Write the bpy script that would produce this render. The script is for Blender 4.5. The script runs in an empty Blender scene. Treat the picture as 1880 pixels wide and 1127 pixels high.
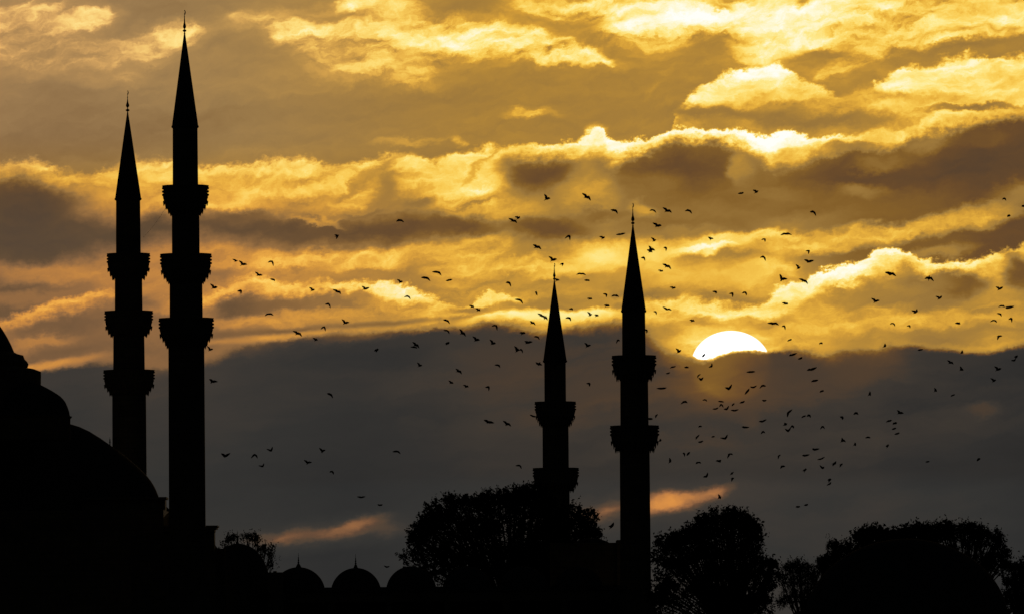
import bpy, bmesh, math, random
import numpy as np
from mathutils import Vector, Matrix, Euler

random.seed(7)
rng = np.random.default_rng(7)
C = bpy.context.scene.collection
SC = bpy.context.scene
rad = math.radians

# ------------------------------------------------------------------ camera
W0, H0 = 1880.0, 1127.0          # the photograph's pixel frame
PPD = 268.0                      # pixels per degree (the solar disc is 0.53 deg)
F = PPD * 180.0 / math.pi        # focal length in pixels
HORIZON = 1200.0                 # the level horizon lies just under the frame
ROLL = rad(-0.42)
PITCH = math.atan((HORIZON - H0 / 2) / F)
CAM = Vector((0, 0, 2.0))
cd = bpy.data.cameras.new('camera')
cam = bpy.data.objects.new('camera', cd)
C.objects.link(cam)
cd.sensor_fit = 'HORIZONTAL'
cd.sensor_width = 36.0
cd.lens = 36.0 * F / W0
cd.clip_start = 1.0
cd.clip_end = 60000.0
RM = Euler((rad(90) + PITCH, 0, 0)).to_matrix() @ Matrix.Rotation(ROLL, 3, 'Z')
cam.matrix_world = Matrix.Translation(CAM) @ RM.to_4x4()
SC.camera = cam


def pdir(px, py):
    return (RM @ Vector(((px - W0 / 2) / F, -(py - H0 / 2) / F, -1.0))).normalized()


def at(px, py, Y):
    d = pdir(px, py)
    return CAM + d * (Y / d.y)


# ------------------------------------------------------------------ exposure
EXPO = -4.0
SC.view_settings.view_transform = 'Standard'
SC.view_settings.look = 'None'
SC.view_settings.exposure = EXPO
SC.view_settings.gamma = 1.0
SC.cycles.max_bounces = 4
SC.cycles.use_adaptive_sampling = True
SC.cycles.adaptive_threshold = 0.03
SC.cycles.adaptive_min_samples = 16

# ------------------------------------------------------------------ world: dusk sky with lit cloud banks
SUNPX = (1342.0, 679.0)
sd = pdir(*SUNPX)
SUN_EL = math.asin(sd.z)
SUN_AZ = math.atan2(sd.x, sd.y)

world = bpy.data.worlds.new('World')
SC.world = world
world.use_nodes = True
NT = world.node_tree
NT.nodes.clear()
LK = NT.links


def lin(c):
    out = []
    for v in c:
        v /= 255.0
        out.append(v / 12.92 if v <= 0.04045 else ((v + 0.055) / 1.055) ** 2.4)
    return out


class N:
    """a tiny wrapper so shader maths reads like maths"""
    def __init__(s, sock): s.s = sock
    def __add__(s, o): return mth('ADD', s, o)
    __radd__ = __add__
    def __sub__(s, o): return mth('SUBTRACT', s, o)
    def __rsub__(s, o): return mth('SUBTRACT', o, s)
    def __mul__(s, o): return mth('MULTIPLY', s, o)
    __rmul__ = __mul__
    def __truediv__(s, o): return mth('DIVIDE', s, o)


def put(inp, v):
    if isinstance(v, N): LK.new(v.s, inp)
    else: inp.default_value = v


def mth(op, a, b=None, c=None, clamp=False):
    n = NT.nodes.new('ShaderNodeMath'); n.operation = op; n.use_clamp = clamp
    for i, v in enumerate((a, b, c)):
        if v is not None: put(n.inputs[i], v)
    return N(n.outputs[0])


def smooth(x, a, b, lo=0.0, hi=1.0):
    n = NT.nodes.new('ShaderNodeMapRange'); n.interpolation_type = 'SMOOTHSTEP'
    put(n.inputs[0], x)
    for i, v in enumerate((a, b, lo, hi)): put(n.inputs[i + 1], v)
    return N(n.outputs[0])


def vec(x, y, z=0.0):
    n = NT.nodes.new('ShaderNodeCombineXYZ')
    for i, v in enumerate((x, y, z)): put(n.inputs[i], v)
    return N(n.outputs[0])


def sep(v):
    n = NT.nodes.new('ShaderNodeSeparateXYZ'); put(n.inputs[0], v)
    return N(n.outputs[0]), N(n.outputs[1]), N(n.outputs[2])


def mapping(v, loc, rot, scl, kind='TEXTURE'):
    n = NT.nodes.new('ShaderNodeMapping'); n.vector_type = kind; put(n.inputs[0], v)
    n.inputs[1].default_value = (loc[0], loc[1], 0)
    n.inputs[2].default_value = (0, 0, rot)
    n.inputs[3].default_value = (scl[0], scl[1], 1)
    return N(n.outputs[0])


def noise(v, scale, detail, rough, dist=0.0, color=False, lac=2.0):
    n = NT.nodes.new('ShaderNodeTexNoise'); n.noise_dimensions = '2D'
    put(n.inputs['Vector'], v)
    n.inputs['Scale'].default_value = scale
    n.inputs['Detail'].default_value = detail
    n.inputs['Roughness'].default_value = rough
    n.inputs['Lacunarity'].default_value = lac
    n.inputs['Distortion'].default_value = dist
    return N(n.outputs['Color' if color else 'Fac'])


def mix(a, b, f):
    n = NT.nodes.new('ShaderNodeMix'); n.data_type = 'FLOAT'
    put(n.inputs[0], f); put(n.inputs[2], a); put(n.inputs[3], b)
    return N(n.outputs[0])


def mixc(a, b, f):
    n = NT.nodes.new('ShaderNodeMix'); n.data_type = 'RGBA'
    put(n.inputs[0], f); put(n.inputs[6], a); put(n.inputs[7], b)
    return N(n.outputs[2])


X0, X1 = -200.0, 2100.0


def curve(t, pts, lo, hi):
    n = NT.nodes.new('ShaderNodeFloatCurve')
    cu = n.mapping.curves[0]
    pts = [((x - X0) / (X1 - X0), (y - lo) / (hi - lo)) for x, y in pts]
    cu.points[0].location = pts[0]; cu.points[1].location = pts[-1]
    for p in pts[1:-1]: cu.points.new(*p)
    n.mapping.update()
    put(n.inputs['Value'], t)
    return N(n.outputs[0]) * (hi - lo) + lo


tc = NT.nodes.new('ShaderNodeTexCoord')
DX, DY, DZ = sep(N(tc.outputs['Generated']))
az = mth('ARCTAN2', DX, DY) * (180 / math.pi)
el = mth('ARCSINE', DZ) * (180 / math.pi)
el0 = math.degrees(PITCH)
# sky chart: U to the right, V down, 2.68 units per degree of azimuth / elevation, tilted by a constant 0.42 deg
e1 = el - el0
U = (az * math.cos(ROLL) + e1 * math.sin(ROLL)) * (PPD / 100) + W0 / 200
V = (az * math.sin(ROLL) - e1 * math.cos(ROLL)) * (PPD / 100) + H0 / 200
P = vec(U, V)
Pt = mapping(P, (0, 0), rad(-7), (1, 1))          # the banks climb gently to the right
wa = noise(mapping(Pt, (3.1, 1.7), 0, (1.25, 0.85)), 0.8, 2, 0.55, color=True)
wb = noise(mapping(Pt, (7.7, 4.2), 0, (1.75, 0.95)), 3.2, 4, 0.62, color=True)
wax, way, _ = sep(wa)
wbx, wby, wbz = sep(wb)
wc = noise(mapping(Pt, (2.3, 8.8), 0, (1.1, 1.0)), 11.0, 5, 0.66, color=True)
wcx, wcy, wcz = sep(wc)
UW = U + (wax - 0.5) * 0.75 + (wbx - 0.5) * 0.34
VW = V + (way - 0.5) * 0.42 + (wby - 0.5) * 0.30 + (wcy - 0.5) * 0.08
PW = vec(UW, VW)
PS = vec(U + (wbx - 0.5) * 0.12, V + (way - 0.5) * 0.07 + (wby - 0.5) * 0.08)     # hardly warped, for thin ribbons
# edges use a gentler large warp so that they keep their place
VE = V + (way - 0.5) * 0.16 + (wby - 0.5) * 0.40 + (wcy - 0.5) * 0.17
ET = ((U + (wbx - 0.5) * 0.36 + (wcx - 0.5) * 0.12) * 100 - X0) / (X1 - X0)
# cloud body texture and its light-from-above relief
Pn = mapping(PW, (0.0, 0.0), rad(-9), (2.2, 0.78))
n1 = noise(Pn, 1.15, 8, 0.62)
n2 = noise(mapping(PW, (0.05, -0.12), rad(-9), (2.2, 0.78)), 1.15, 8, 0.62)
emb = n1 - n2
n3 = noise(mapping(PW, (5.0, 9.0), rad(-7), (2.6, 0.8)), 0.55, 5, 0.55)

b = N(None)


def blob(b, x, y, rx, ry, val, tilt=-6, k=1.0, inner=0.15, outer=1.25, src=None):
    v = NT.nodes.new('ShaderNodeVectorMath'); v.operation = 'MULTIPLY_ADD'   # chained on the layer below so they are worked out one after another
    put(v.inputs[0], b); v.inputs[1].default_value = (1e-12, 1e-12, 0); put(v.inputs[2], src or PW)
    m = mapping(N(v.outputs[0]), (x / 100, y / 100), rad(tilt), (rx / 100, ry / 100))
    l = NT.nodes.new('ShaderNodeVectorMath'); l.operation = 'LENGTH'; put(l.inputs[0], m)
    f = smooth(N(l.outputs['Value']), inner, outer, k, 0.0)
    return mix(b, val, f)


def N_const(v):
    n = NT.nodes.new('ShaderNodeValue'); n.outputs[0].default_value = v
    return N(n.outputs[0])


def bank(b, rows, width, tex=0.9):
    T = mth('MULTIPLY_ADD', b, 1e-12, ET)
    top = curve(T, [(r[0], r[1]) for r in rows], 0, 1300) * 0.01
    rim = curve(T, [(r[0], r[2]) for r in rows], 0, 1.3)
    thk = curve(T, [(r[0], r[3]) for r in rows], 0, 200) * 0.01
    bod = curve(T, [(r[0], r[4]) for r in rows], 0, 1.3)
    d = VE - top
    if isinstance(width, (int, float)): width = N_const(width)
    a = smooth(d + (n1 - 0.5) * width * 0.012, width * -0.002, width * 0.01)
    dd = (d + (n1 - 0.5) * thk * tex * 1.6) / thk
    m = smooth(dd, 0.15, 1.5, 1.0, 0.0)
    return mix(b, bod + (rim - bod) * m, a)


# ---- upper veil
b = curve(ET, [(-200, .42), (0, .43), (300, .45), (600, .47), (900, .48), (1200, .49), (1500, .49), (1880, .48), (2100, .48)], 0, 1.3)
b = b + (n3 - 0.5) * 0.16
b = blob(b, 250, 250, 500, 45, .40)
b = blob(b, 620, 220, 300, 50, .45)
# broken bright clouds along the top: blobs that the noise breaks up
dens = b * 1e-9
for (x, y, rx, ry, v, t) in [
        (1560, 45, 460, 105, .56, 0), (90, 75, 190, 100, .34, 0), (840, 85, 400, 75, .40, 3), (1600, 20, 400, 40, .70, 0), (50, 40, 150, 75, .66, 8), (100, 108, 170, 40, .62, 0), (235, 95, 130, 34, .60, -8), (170, 38, 55, 26, .70, 0), (320, 62, 75, 32, .70, 0),
        (205, 146, 75, 24, .58, 0), (455, 42, 70, 22, .58, -10),
        (690, 10, 120, 30, .70, 0), (560, 68, 85, 40, .78, 14), (690, 76, 140, 50, .80, 6), (670, 122, 130, 36, .72, 4), (745, 140, 70, 24, .68, 0),
        (850, 70, 160, 48, .86, 8), (960, 82, 140, 34, .94, 10), (1070, 102, 80, 24, .92, 12),
        (1180, 62, 110, 38, .90, 4), (1120, 14, 170, 30, .94, 2), (1260, 30, 120, 44, 1.0, 4), (1010, 20, 90, 18, .76, 4),
        (1440, 40, 140, 54, 1.0, 4), (1430, 88, 110, 34, .86, 0), (1560, 30, 170, 46, .94, 0), (1660, 62, 140, 38, .88, 0), (1790, 38, 180, 44, .78, -4),
        (1600, 100, 80, 22, .76, -18), (1540, 128, 80, 18, .66, -18), (1200, 155, 40, 10, .62, -45), (985, 212, 60, 12, .62, -8),
        (1880, 60, 80, 20, .74, 0), (-60, 60, 120, 60, .6, 0), (-60, -60, 400, 60, .55, 0), (700, -80, 600, 70, .6, 0), (1600, -80, 700, 80, .85, 0)]:
    dens = blob(dens, x, y, rx, ry, v, t, inner=0.35, outer=1.35)
edge = smooth(dens + (n1 - 0.5) * 1.35 + emb * 0.8, 0.12, 0.86)
b = b + smooth(dens, 0.0, 0.6) * 0.07
b = mix(b, mth('MAXIMUM', dens + (n1 - 0.5) * 0.2, b), edge)
for (x, y, rx, ry, v, t) in [(860, 14, 100, 12, .46, 0), (1300, 95, 85, 32, .50, -10), (1478, 8, 26, 10, .52, -20), (1500, 104, 80, 18, .47, -6),
                             (1790, 84, 150, 12, .44, -5), (310, 20, 70, 16, .42, 10), (420, 120, 120, 40, .47, 0), (1120, 160, 220, 30, .50, -6), (1330, 8, 30, 6, .6, 0)]:
    b = blob(b, x, y, rx, ry, v, t, k=.85)
# ---- second row, right
b = bank(b, [(-200, 400, .5, 30, .5), (1200, 330, .7, 30, .5), (1244, 200, .8, 30, .55), (1262, 180, .9, 40, .6), (1300, 150, .98, 55, .6), (1345, 128, 1.0, 62, .6),
             (1395, 112, 1.02, 70, .6), (1440, 120, 1.0, 66, .58), (1470, 142, .8, 55, .55), (1540, 172, .80, 40, .62), (1580, 172, .84, 46, .64), (1610, 150, .90, 60, .70),
             (1650, 128, .93, 75, .74), (1710, 113, .93, 85, .76), (1765, 101, .94, 85, .78), (1820, 104, .92, 85, .76), (1880, 94, .9, 85, .72), (2100, 80, .85, 80, .7)], 13)
for (x, y, rx, ry, v, t) in [(1480, 222, 260, 20, .43, 2), (1560, 190, 110, 20, .66, -12), (1690, 185, 130, 14, .62, 0), (1800, 198, 120, 8, .42, -4), (1300, 212, 140, 16, .45, -2), (1120, 200, 100, 24, .47, 0)]:
    b = blob(b, x, y, rx, ry, v, t, k=.95)
# ---- wisps torn off above the great bank
for (x, y, rx, ry, v, t) in [(760, 258, 90, 8, .6, -4), (845, 262, 14, 10, .66, -50), (1100, 236, 26, 20, .85, 40)]:
    b = blob(b, x, y, rx, ry, v, t, k=.8)
# ---- the great middle bank
b = bank(b, [(-200, 312, .66, 45, .34), (0, 302, .66, 45, .32), (55, 284, .74, 50, .33), (105, 300, .72, 60, .36), (150, 314, .70, 70, .42), (200, 296, .74, 85, .48),
             (330, 292, .78, 95, .54), (440, 302, .82, 75, .54), (540, 284, .83, 75, .54), (620, 304, .80, 75, .50), (690, 284, .82, 65, .50), (740, 276, .84, 65, .48), (800, 292, .84, 70, .55),
             (850, 272, .88, 80, .60), (960, 268, .90, 42, .52), (1020, 262, .94, 32, .47), (1075, 240, 1.02, 42, .5), (1105, 228, 1.04, 52, .5), (1130, 256, 1.03, 45, .44),
             (1180, 250, 1.05, 28, .40), (1240, 238, 1.12, 30, .37), (1330, 236, 1.16, 32, .36), (1400, 244, 1.16, 40, .42), (1440, 240, 1.1, 52, .46), (1500, 250, 1.05, 36, .42),
             (1580, 248, .92, 28, .36), (1640, 254, .80, 24, .34), (1690, 216, .88, 30, .34), (1740, 214, .78, 32, .32), (1800, 208, .68, 28, .28), (1880, 200, .60, 24, .26), (2100, 190, .6, 24, .26)], smooth(U, 8.5, 11.5, 17.0, 8.0) + smooth(U, 15.0, 17.0, 0.0, 14.0))
for (x, y, rx, ry, v, t) in [
        (330, 350, 160, 26, .62, -4), (520, 340, 170, 30, .70, -6), (640, 355, 60, 24, .74, -30), (700, 345, 40, 34, .46, -50), (790, 330, 80, 26, .72, -10), (865, 345, 90, 26, .84, -8),
        (905, 374, 60, 12, .70, -6), (870, 372, 55, 5, .48, -8), (770, 372, 30, 12, .42, -10),
        (985, 318, 90, 38, .27, 2), (1085, 350, 60, 40, .56, 0), (1240, 312, 130, 40, .26, -4), (1190, 340, 70, 30, .40, -6), (1360, 310, 40, 24, .52, 20), (1600, 326, 210, 46, .25, 2),
        (1790, 300, 120, 60, .22, -10), (1500, 372, 240, 34, .36, -3), (1290, 385, 120, 30, .40, 0), (1800, 260, 90, 26, .30, -10), (1440, 280, 40, 26, .74, 10), (1345, 300, 22, 26, .52, 0), (1560, 275, 90, 18, .46, 0), (1620, 300, 60, 16, .40, -10), (1700, 262, 50, 18, .46, -10), (1880, 350, 80, 24, .46, -10), (1590, 352, 50, 18, .46, 0),
        (1000, 422, 105, 32, .28, -2), (1090, 392, 60, 14, .36, 0), (1170, 385, 30, 24, .58, 0), (1260, 425, 120, 16, .46, 0), (950, 380, 60, 20, .58, 0),
        (50, 385, 115, 64, .23, 8), (40, 440, 200, 38, .24, 0), (250, 425, 230, 36, .26, -4), (420, 395, 60, 16, .36, 4), (500, 428, 210, 40, .27, 2), (720, 420, 200, 34, .27, -2), (850, 410, 90, 22, .28, 0), (690, 318, 90, 11, .54, -30), (880, 308, 70, 7, .60, -36), (640, 345, 60, 9, .54, -40), (590, 402, 40, 7, .58, 20), (620, 398, 40, 6, .58, -16),
        (660, 392, 70, 6, .40, -8), (570, 408, 60, 6, .60, 10),
        (120, 500, 240, 26, .53, 0), (330, 480, 80, 20, .50, 0), (560, 480, 170, 20, .73, -2), (740, 472, 130, 20, .70, -6), (870, 470, 100, 34, .70, -20), (1010, 490, 130, 24, .78, -3),
        (1110, 468, 90, 34, .86, 0), (1200, 475, 70, 40, .74, 20), (1360, 440, 200, 16, .78, -2), (1300, 458, 130, 16, .86, -2), (1305, 457, 60, 7, 1.02, -2), (1310, 468, 22, 10, .92, 0), (1640, 425, 250, 20, .70, -8), (1800, 395, 130, 26, .66, -10), (1500, 455, 130, 14, .70, -4),
        (1310, 508, 240, 40, .69, 0), (980, 535, 140, 24, .60, 0), (1420, 490, 60, 26, .72, -10), (640, 505, 90, 10, .52, -4), (60, 545, 150, 16, .44, -6), (390, 508, 50, 14, .44, -10), (1720, 462, 90, 14, .50, -6)]:
    b = blob(b, x, y, rx, ry, v, t, k=.92)
PF = vec(U + (wax - 0.5) * 0.2 + (wbx - 0.5) * 0.4, V + (way - 0.5) * 0.10 + (wby - 0.5) * 0.22)
# ---- lower lit bank
b = bank(b, [(-200, 606, .60, 36, .40), (0, 586, .62, 36, .41), (30, 572, .66, 32, .41), (100, 548, .71, 30, .38), (150, 540, .72, 32, .38), (200, 530, .70, 38, .38), (290, 540, .68, 34, .38), (380, 536, .74, 34, .38),
             (440, 507, .80, 36, .38), (480, 499, .86, 42, .4), (530, 514, .84, 34, .42), (600, 511, .84, 26, .42), (650, 520, .86, 26, .46), (700, 514, .92, 40, .5), (750, 520, .98, 52, .55), (790, 538, .94, 46, .55),
             (830, 562, .80, 26, .5), (860, 556, .82, 26, .5), (880, 543, .88, 32, .5), (920, 535, .90, 34, .5), (960, 547, .72, 30, .5), (990, 572, .68, 22, .5), (1050, 590, .65, 22, .5), (1150, 566, .72, 26, .55),
             (1200, 545, .84, 40, .6), (1250, 531, .90, 50, .6), (1300, 540, .88, 50, .6), (1350, 548, .88, 42, .6), (1400, 546, .84, 34, .58), (1420, 526, .92, 44, .6), (1450, 515, .95, 44, .6), (1500, 500, 1.0, 46, .56),
             (1550, 484, 1.06, 46, .52), (1590, 470, 1.06, 46, .5), (1610, 455, 1.04, 50, .52), (1650, 451, 1.0, 38, .5), (1690, 470, .98, 32, .46), (1720, 479, .96, 28, .44), (1750, 470, .94, 32, .45),
             (1800, 473, .84, 40, .5), (1840, 456, .80, 52, .55), (1880, 445, .78, 60, .5), (2100, 420, .78, 60, .5)], 10 + smooth(U, 5.0, 8.0, 8.0, 0.0) + smooth(U, 11.0, 12.0) * smooth(U, 13.0, 14.6, 26.0, 0.0))
for (x, y, rx, ry, v, t) in [
        (500, 562, 120, 16, .37, -4), (425, 560, 50, 22, .30, 0), (600, 558, 60, 14, .44, 0), (660, 545, 50, 12, .50, 0), (600, 580, 230, 13, .62, -4), (420, 590, 60, 16, .52, 0), (740, 565, 80, 18, .66, 0),
        (130, 602, 120, 22, .34, -4), (70, 630, 70, 12, .52, -4), (200, 590, 70, 28, .38, 0), (130, 645, 100, 12, .38, -8), (250, 560, 80, 20, .36, 0), (270, 620, 70, 18, .42, 0), (60, 655, 90, 8, .34, -6),
        (1100, 575, 40, 10, .85, 0), (1540, 540, 60, 22, .50, -10), (1640, 548, 80, 22, .46, 0), (1760, 522, 60, 28, .31, 0), (1876, 500, 40, 36, .27, 0), (1700, 520, 60, 14, .42, 0),
        (1390, 594, 60, 12, .42, 0), (1310, 596, 55, 10, .44, 0), (1720, 590, 170, 22, .63, -4), (1540, 590, 90, 30, .64, 0), (1490, 560, 40, 20, .6, 0), (1650, 575, 60, 18, .68, 0), (1830, 570, 70, 24, .58, 0),
        (1230, 590, 60, 14, .66, 0), (1250, 625, 60, 14, .62, 0), (1420, 620, 60, 14, .60, 0), (1760, 612, 120, 8, .46, -2), (1330, 572, 120, 12, .84, 0), (1345, 590, 80, 10, .6, 0),
        (1070, 556, 90, 11, .50, 0), (975, 560, 60, 10, .48, 0), (870, 570, 60, 8, .44, -8), (1150, 555, 50, 9, .56, 0)]:
    b = blob(b, x, y, rx, ry, v, t, k=.9)
# the thin dark ribbon and its lit lower lip
b = blob(b, 600, 583, 270, 16, .60, -4.0, k=.8, src=PS)
b = blob(b, 610, 601, 260, 7, .36, -4.2, k=.95, src=PS)
b = blob(b, 570, 614, 240, 9, .64, -4.6, k=.9, src=PS)
b = blob(b, 90, 668, 120, 8, .60, -9, k=.8, src=PS)
b = blob(b, 120, 646, 90, 9, .34, -6, k=.8, src=PS)
b = blob(b, 1205, 612, 60, 16, .40, -4, k=.85)
b = blob(b, 1250, 645, 50, 9, .64, -6, k=.8, src=PS)
# relief
lit = smooth(b, 0.44, 0.74) * (1.0 - 0.75 * smooth(U, 9.6, 11.0) * smooth(U, 13.6, 14.8, 1.0, 0.0) * smooth(V, 4.2, 4.6) * smooth(V, 5.15, 5.4, 1.0, 0.0))
b = b + emb * (0.08 + lit * 0.72) + (wcz - 0.5) * lit * 0.06 + (n1 - 0.5) * (lit * 0.16 + 0.03)
# ---- the sun itself, behind the lowest bank
ru = U - SUNPX[0] / 100
rv = V - SUNPX[1] / 100
rv2 = V - 6.70
rs = mth('SQRT', ru * ru + rv * rv)
rd = mth('SQRT', ru * ru * (1 / 0.725 ** 2) + rv2 * rv2 * (1 / 0.625 ** 2))
b = b + smooth(rd, 1.0, 1.6, 0.12, 0.0) + smooth(rs, 0.9, 3.6, 0.06, 0.0)
disc = smooth(rd, 0.975, 1.02, 1.0, 0.0)
b_hi = b
# ---- the dark lowest bank
Frows = [(-200, 716, .50, 16, .12), (0, 694, .52, 14, .12), (50, 674, .60, 11, .13), (100, 667, .62, 11, .13), (160, 657, .60, 12, .13), (200, 650, .54, 18, .14), (270, 662, .44, 22, .14), (380, 642, .50, 26, .13), (450, 624, .56, 16, .12),
         (540, 608, .62, 15, .11), (640, 598, .58, 12, .10), (740, 594, .46, 12, .12), (800, 594, .52, 12, .13), (850, 586, .72, 20, .15), (890, 573, .92, 26, .16), (930, 568, .97, 30, .17), (1000, 570, .92, 36, .18), (1060, 569, .94, 34, .19),
         (1130, 562, .92, 36, .20), (1180, 582, .74, 34, .19), (1220, 612, .62, 36, .20), (1262, 642, .66, 22, .21), (1290, 656, .72, 9, .24), (1312, 652, .72, 7, .25), (1340, 642, .72, 7, .25), (1370, 640, .72, 7, .23), (1400, 643, .70, 7, .19), (1440, 640, .52, 9, .16),
         (1480, 637, .46, 12, .16), (1520, 640, .40, 16, .18), (1570, 633, .48, 18, .20), (1620, 632, .60, 17, .15), (1660, 622, .66, 15, .13), (1700, 630, .58, 10, .12), (1750, 631, .76, 12, .12), (1800, 637, .76, 14, .11), (1850, 628, .74, 14, .10), (1880, 620, .70, 14, .09), (2100, 600, .65, 14, .09)]
VE = V + (way - 0.5) * 0.07 + (wby - 0.5) * 0.16 + (wcy - 0.5) * 0.06
ET = ((U + (wbx - 0.5) * 0.15) * 100 - X0) / (X1 - X0)
ftop = curve(mth('MULTIPLY_ADD', b_hi, 1e-12, ET), [(r[0], r[1]) for r in Frows], 0, 1300) * 0.01
fsoft = 7 + smooth(U, 6.5, 8.6, 34.0, 0.0) * smooth(U, 0.5, 3.0) + smooth(U, 14.0, 15.2, 0.0, 34.0) * smooth(U, 15.8, 17.0, 1.0, 0.4) + smooth(U, 11.0, 11.6) * smooth(U, 12.2, 12.8, 30.0, 0.0)
b = bank(b_hi, Frows, fsoft, tex=0.9)
fd = VE - ftop
cover = smooth(fd, 0.0, 0.05)
disc = disc * (1.0 - cover)
# body of the low bank: slow mottling, darker downwards, warmer round the sun
low = smooth(fd, 0.15, 0.5)
n4 = noise(mapping(PW, (1.0, 3.0), rad(-5), (3.4, 0.55)), 0.9, 5, 0.55)
body = mix(b, mth('MINIMUM', b, 0.16), smooth(fd, 0.3, 1.3)) + (n3 - 0.5) * 0.10 - smooth(V, 6.8, 9.2, 0.0, 0.062) + smooth(rs, 0.5, 3.2, 0.03, 0.0)
b = mix(b, body + (n4 - 0.5) * smooth(U, 9.0, 12.0, 0.11, 0.18) * smooth(V, 6.4, 9.5, 1.0, 0.45), low)
b = b + (smooth(rd, 0.85, 1.15, 0.07, 0.0) + smooth(rd, 0.8, 1.8, 0.03, 0.0)) * cover
for (x, y, rx, ry, v, t) in [(1095, 715, 90, 34, .18, 0), (1385, 770, 32, 24, .19, 0), (1800, 748, 44, 18, .20, -10), (1620, 660, 60, 20, .24, -6), (1600, 690, 90, 30, .21, 0), (1500, 665, 120, 18, .21, -3), (1450, 690, 160, 40, .17, -3), (900, 650, 160, 30, .17, -2), (1250, 660, 50, 16, .34, 0),
                             (1550, 885, 140, 26, .11, -4), (340, 690, 90, 20, .15, -4), (1480, 705, 60, 12, .19, 0)]:
    b = blob(b, x, y, rx, ry, v, t, k=.7)
for (x, y, rx, ry, v, t) in [(600, 978, 150, 22, .19, -6), (1220, 922, 190, 28, .20, -8),
                             (518, 986, 46, 10, .40, -4), (576, 980, 40, 9, .34, 0), (655, 966, 46, 13, .52, -16), (622, 973, 26, 8, .42, -8), (700, 970, 34, 12, .24, 0),
                             (1112, 938, 42, 12, .44, -12), (1200, 924, 40, 16, .64, -6), (1242, 918, 30, 13, .66, -6), (1278, 913, 34, 11, .58, -12), (1314, 905, 26, 10, .54, -16)]:
    b = blob(b, x, y, rx, ry, v * .94, t, k=.85, inner=0.0, outer=1.85, src=PF)
st = smooth(b, 0.2, 0.3) * smooth(V, 8.6, 8.8)
b = b + (n1 - 0.5) * st * 0.32 - st * 0.025
lowcol = cover

# ---- colour
def ramp(f, stops):
    n = NT.nodes.new('ShaderNodeValToRGB'); e = n.color_ramp.elements
    e[0].position, e[0].color = stops[0][0], lin(stops[0][1]) + [1]
    e[1].position, e[1].color = stops[-1][0], lin(stops[-1][1]) + [1]
    for p, c in stops[1:-1]:
        q = e.new(p); q.color = lin(c) + [1]
    put(n.inputs[0], f)
    return N(n.outputs[0])


bs = b / 1.15
K = 1 / 1.15
gold = ramp(bs, [(0, (42, 41, 40)), (.08 * K, (49, 47, 45)), (.14 * K, (61, 55, 49)), (.2 * K, (81, 63, 47)), (.28 * K, (106, 75, 43)), (.36 * K, (132, 95, 42)), (.44 * K, (155, 118, 59)), (.52 * K, (180, 135, 57)),
                 (.6 * K, (209, 155, 57)), (.68 * K, (234, 178, 63)), (.76 * K, (249, 202, 82)), (.84 * K, (254, 219, 108)), (.92 * K, (254, 235, 146)), (1.0 * K, (255, 245, 196)), (1.08 * K, (255, 252, 228)), (1.0, (255, 255, 248))])
rose = ramp(bs, [(0, (44, 44, 44)), (.08 * K, (52, 51, 49)), (.14 * K, (62, 57, 52)), (.2 * K, (78, 65, 54)), (.28 * K, (94, 74, 54)), (.36 * K, (124, 92, 62)), (.44 * K, (150, 107, 66)), (.52 * K, (184, 126, 66)),
                 (.6 * K, (214, 146, 66)), (.68 * K, (237, 168, 72)), (.76 * K, (250, 190, 84)), (.84 * K, (254, 211, 108)), (1.0, (255, 240, 200))])
hue = smooth(U, 2.5, 10.0, 1.0, 0.0) * smooth(V, 2.6, 4.6)
hue = mth('MAXIMUM', hue, smooth(V, 8.6, 9.0))
hue = mth('MAXIMUM', hue, smooth(U, 0.0, 5.0, 0.25, 0.0))
col = mixc(gold, rose, hue)
pink = ramp(bs, [(0, (44, 44, 44)), (.14 * K, (60, 55, 52)), (.2 * K, (82, 63, 54)), (.3 * K, (118, 78, 58)), (.44 * K, (178, 112, 68)), (.6 * K, (228, 144, 76)), (.7 * K, (246, 176, 92)), (1.0, (255, 230, 180))])
col = mixc(col, pink, st * 0.4)
# the upper left veil is greyer
hsv = NT.nodes.new('ShaderNodeHueSaturation')
put(hsv.inputs['Color'], col)
put(hsv.inputs['Saturation'], 1.0 - smooth(U, 2.0, 9.5, 0.12, 0.0) * smooth(V, 2.4, 3.4, 1.0, 0.0))
col = N(hsv.outputs[0])
col = mixc(col, (1.9, 1.9, 1.85, 1), disc)
# the clouds round the setting sun fade out into the plain dusk sky away from it
ang = mth('SQRT', (az - 1.5) * (az - 1.5) + (el - 2.0) * (el - 2.0))
fade = smooth(ang, 6.5, 15.0, 1.0, 0.0)
up = smooth(el, -0.6, -0.05)
em = NT.nodes.new('ShaderNodeBackground')
put(em.inputs[0], col)
put(em.inputs[1], fade * up * (2.0 ** -EXPO))
sky = NT.nodes.new('ShaderNodeTexSky')
sky.sky_type = 'NISHITA'
sky.sun_disc = False
sky.sun_elevation = SUN_EL
sky.sun_rotation = SUN_AZ
sky.altitude = 30
sky.dust_density = 3.0
bg = NT.nodes.new('ShaderNodeBackground')
LK.new(sky.outputs[0], bg.inputs[0])
put(bg.inputs[1], (1.0 - fade) * 0.05)
ad = NT.nodes.new('ShaderNodeAddShader')
LK.new(em.outputs[0], ad.inputs[0]); LK.new(bg.outputs[0], ad.inputs[1])
wo = NT.nodes.new('ShaderNodeOutputWorld')
LK.new(ad.outputs[0], wo.inputs[0])

# ------------------------------------------------------------------ sun lamp
sl = bpy.data.lights.new('sun', 'SUN')
sl.energy = 2.0
sl.angle = rad(0.53)
sl.color = (1.0, 0.72, 0.42)
so = bpy.data.objects.new('sun', sl)
C.objects.link(so)
so.rotation_euler = Vector((-sd.x, -sd.y, -sd.z)).to_track_quat('-Z', 'Y').to_euler()

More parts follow.
